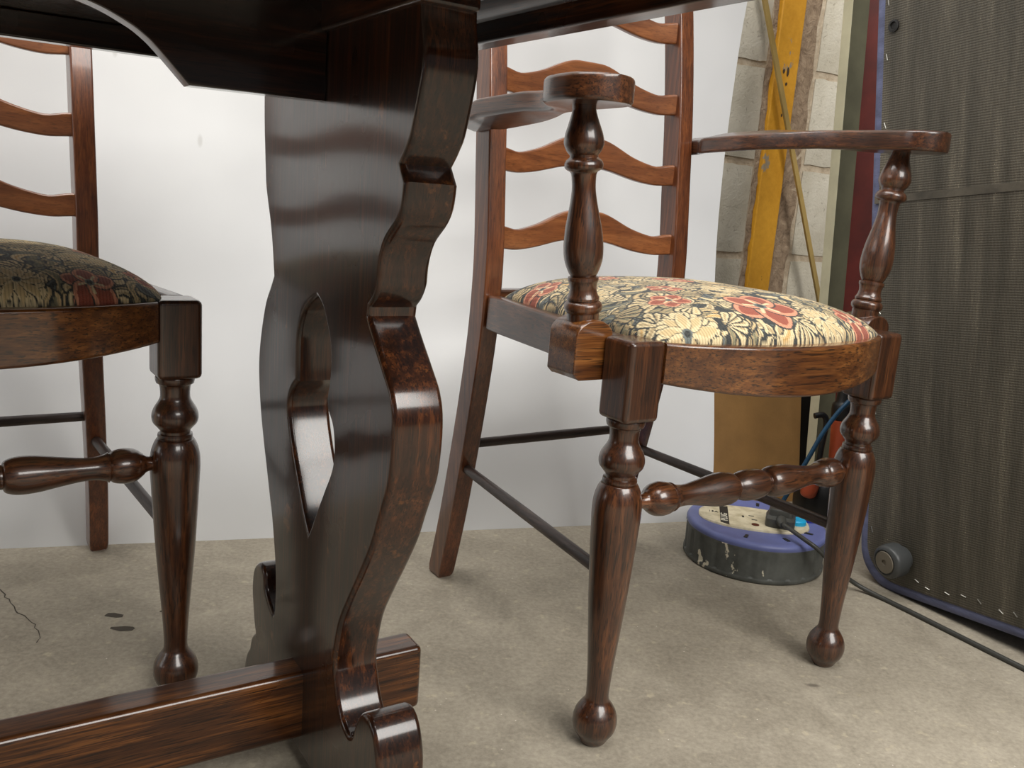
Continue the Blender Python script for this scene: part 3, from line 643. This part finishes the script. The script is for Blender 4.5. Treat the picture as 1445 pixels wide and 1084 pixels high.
# power tool: orange body with black neck and cable hook
M_org = plain('orange_red_plastic', (176, 78, 46), .45, var=.12)
t_ = empty('power_tool', (.612, 1.655, 0)); set_props(t_, 'orange and black power tool standing in the gap behind the armchair', 'tool')
V, Fc = lathe(smooth_prof([(0, .015), (.02, .020, 'c'), (.110, .0215, 'c'), (.112, .018, 'c')], 3), (.022, 0, .085), (.018, .01, .21), seg=28); mk('body', V, Fc, M_org, t_)
V, Fc = lathe(smooth_prof([(0, .019), (.004, .0225), (.028, .0225), (.036, .017), (.06, .015)], 3), (.018, .01, .196), (.016, .02, .40), seg=28); mk('neck', V, Fc, M_blk, t_)
V, Fc = lathe(smooth_prof([(0, .04), (.01, .052), (.05, .055), (.085, .040), (.095, .02)], 3), (.0, .0, .0), (.0, .0, .1), seg=28); mk('motor_housing', V, Fc, M_blk, t_)
V, Fc = lathe(smooth_prof([(0, .006), (.006, .014), (.03, .016), (.045, .010)], 3), (-.047, -.045, .055), (-.040, -.04, .105), seg=20); mk('switch_grip', V, Fc, M_org, t_)
tube('hook', [(-.045, -.015, .205), (-.028, -.013, .207), (-.020, -.012, .19), (-.022, -.010, .14), (-.022, -.006, .06)], .0055, M_blk, t_)
M_bcord = plain('blue_cord', (30, 74, 104), .5, var=.15)
set_props(tube('blue_cord', [(.512, 1.62, .004), (.530, 1.615, .06), (.552, 1.60, .13), (.574, 1.60, .185), (.603, 1.60, .235), (.640, 1.61, .262), (.70, 1.62, .25), (.76, 1.66, .12), (.76, 1.68, .005)], .0042, M_bcord), 'blue cord looping over the orange power tool', 'cord')

# ------------------------------------------------------------------ cable reel
RX, RY, RR, RH = .424, 1.430, .114, .066
reel = empty('cable_reel', (RX, RY, 0)); set_props(reel, 'low round extension cable reel, grey drum with blue lid and cream socket panel', 'cable reel')
T = NT('scuffed_grey_plastic'); g = T.coord(); n1 = T.noise(g, 28, 5, .6); n2 = T.noise(T.coord((1, 1, .7), (.4, .1, 0)), 34, 4, .6)
c = T.ramp(n1, [(.3, lin((62, 64, 60))), (.7, lin((92, 94, 90)))]); c = T.mix(T.ramp(n2, [(.63, (0, 0, 0, 1)), (.65, (1, 1, 1, 1))]), c, lin((206, 198, 176)))
M_drum = T.set(Base_Color=c, Roughness=.55, Normal=T.bump(n1, .2, .001))
secs = []; N = 144
for z, r in ((0, .975), (.003, 1.0), (.008, 1.0), (.010, .985), (.050, .99), (.053, 1.0), (.056, .995)):
    sec = []
    for i in range(N):
        a = 2*math.pi*i/N; rib = .020*max(0, math.cos(a*24))**6 if .009 < z < .052 else 0
        sec.append((RR*(r-rib)*math.cos(a), RR*(r-rib)*math.sin(a), z))
    secs.append(sec)
mk('drum', *loft(secs), M_drum, reel, ang=50)
M_lid = plain('dusty_blue_plastic', (98, 106, 156), .45, var=.12, bump=.15, bscale=90)
V, Fc = lathe(smooth_prof([(.0555, RR*.96, 'c'), (.0555, RR*.995, 'c'), (.060, RR*1.0), (.0635, RR*.985), (.0655, RR*.955, ), (.066, RR*.90, 'c'), (.0645, RR*.60), (.0645, .001, 'c')], 3), (0, 0, 0), (0, 0, 1), seg=96)
lid = mk('lid', V, Fc, M_lid, reel, ang=50)
# socket panel: a stadium shape across the lid
pang = -.18; pc, ps = math.cos(pang), math.sin(pang)
T = NT('yellowed_cream_plastic'); g = T.coord(); n1 = T.noise(g, 60, 5, .6)
M_pan = T.set(Base_Color=T.ramp(n1, [(.3, lin((178, 166, 134))), (.6, lin((212, 202, 174)))]), Roughness=.5)
out = []
for i in range(64):
    a = 2*math.pi*i/64; ca, sa = math.cos(a), math.sin(a); x = .090*math.copysign(abs(ca)**.9, ca); y = .055*math.copysign(abs(sa)**.72, sa); out.append((x-.005, y+.003))
rp = lambda x, y, z: (pc*x-ps*y, ps*x+pc*y, z)
V, Fc = loft([[rp(x*k, y*k, z) for x, y in out] for z, k in ((.060, 1), (.0665, 1), (.068, .985), (.068, .5))]); pan = mk('socket_panel', V, Fc, M_pan, reel, ang=40)
M_lab = plain('black_label', (36, 36, 34), .5)
V = [rp(x, y, z) for z in (.0675, .0683) for x, y in ((-.060, -.038), (-.046, -.046), (-.046, .046), (-.060, .042))]
mk('label_strip', V, [(0, 1, 2, 3), (4, 5, 6, 7), (0, 1, 5, 4), (1, 2, 6, 5), (2, 3, 7, 6), (3, 0, 4, 7)], M_lab, pan)
M_wht = plain('white_print', (222, 216, 196), .6)
text('lettering', 'PLUG', .0155, Matrix.Rotation(pang+math.pi/2, 4, 'Z') @ Matrix.Translation((-.012, .053, .0686)), M_wht, pan)
text('lettering', '13A', .010, Matrix.Rotation(pang, 4, 'Z') @ Matrix.Translation((-.071, .010, .0683)), M_lab, pan)
M_redpl = plain('red_plastic', (206, 54, 34), .4); M_cyan = plain('cyan_plastic', (24, 160, 208), .4); M_maroon = plain('maroon_plastic', (84, 34, 24), .4)
def disc(nm, x, y, r, z0, z1, mat, par):
    x, y, _ = rp(x, y, 0); V, Fc = lathe([(0, r), ((z1-z0)*.8, r), (z1-z0, r*.85)], (x, y, z0), (x, y, z1), seg=20); return mk(nm, V, Fc, mat, par)
disc('indicator_lamp', .024, -.002, .0055, .0675, .0695, M_redpl, pan)
disc('reset_button', -.004, -.030, .0062, .0675, .0690, M_maroon, pan)
for x, y, h, wd in ((-.008, .012, .0016, .0045), (-.004, -.006, .0016, .0045), (-.022, .004, .004, .0018)):
    V = [rp(x+a, y+b, z) for z in (.0675, .06835) for a, b in ((-wd, -h), (wd, -h), (wd, h), (-wd, h))]
    mk('socket_slot', V, [(0, 1, 2, 3), (4, 5, 6, 7), (0, 1, 5, 4), (1, 2, 6, 5), (2, 3, 7, 6), (3, 0, 4, 7)], M_lab, pan)
disc('cyan_button', .066, .004, .014, .0665, .0760, M_cyan, pan)
# slots in the lid and the winding knob recess
for a in (-2.0, -1.25, -.55, 1.3, 2.0, .45):
    r0, r1 = .079, .093; V = []
    for z in (.0635, .0664):
        for rr_, da in ((r0, -.03), (r1, -.03), (r1, .03), (r0, .03)): V.append((rr_*math.cos(a+da), rr_*math.sin(a+da), z))
    mk('slot', V, [(0, 1, 2, 3), (4, 5, 6, 7), (0, 1, 5, 4), (1, 2, 6, 5), (2, 3, 7, 6), (3, 0, 4, 7)], M_lab, lid)
M_kn = plain('deep_blue_plastic', (34, 44, 140), .35)
V, Fc = lathe(smooth_prof([(0, .016, 'c'), (.010, .015), (.013, .012), (.0135, .001, 'c')], 3), (.096, .022, .064), (.096, .022, .1), seg=28); mk('winding_knob', V, Fc, M_kn, lid)
# plug and lead
plug = empty('mains_plug', (RX, RY, .068)); set_props(plug, 'black three-pin plug pushed into the cream socket panel, its lead trailing right', 'plug')
M_plug = plain('black_rubber', (58, 58, 54), .42, var=.15)
cx, cy, _ = rp(.036, -.014, 0); rz = Matrix.Rotation(pang-.12, 4, 'Z')
secs = []
for z, k in ((.0, .96), (.003, 1), (.014, 1), (.017, .90), (.018, .84), (.026, .82), (.029, .72)):
    secs.append([tuple(rz @ Vector((a*k, b*k+(.004 if z > .016 else 0), z)) + Vector((cx, cy, 0))) for a, b in rrect(.0235, .0215, .009, 4)])
mk('plug_body', *loft(secs), M_plug, plug, ang=45)
q0 = rz @ Vector((.001, -.017, .014)) + Vector((cx, cy, 0)); q1 = rz @ Vector((.004, -.037, .013)) + Vector((cx, cy, 0))
V, Fc = lathe([(0, .0085), (.008, .0080), (.015, .0062), (.021, .0046)], q0, q1, seg=18); mk('cord_grip', V, Fc, M_plug, plug)
cabl = [q0+(q1-q0)*.8, q1+Vector((.004, -.010, .001)), Vector((.046, -.112, .011)), Vector((.064, -.122, .001)), Vector((.090, -.120, -.022)), Vector((.118, -.110, -.045)), Vector((.145, -.112, -.060)), Vector((.168, -.136, -.0643)), Vector((.192, -.175, -.0643)), Vector((.222, -.227, -.0643)), Vector((.254, -.283, -.0643)), Vector((.286, -.338, -.0643)), Vector((.34, -.43, -.0643)), Vector((.45, -.60, -.0643))]
tube('lead', cabl, .0036, M_plug, plug)
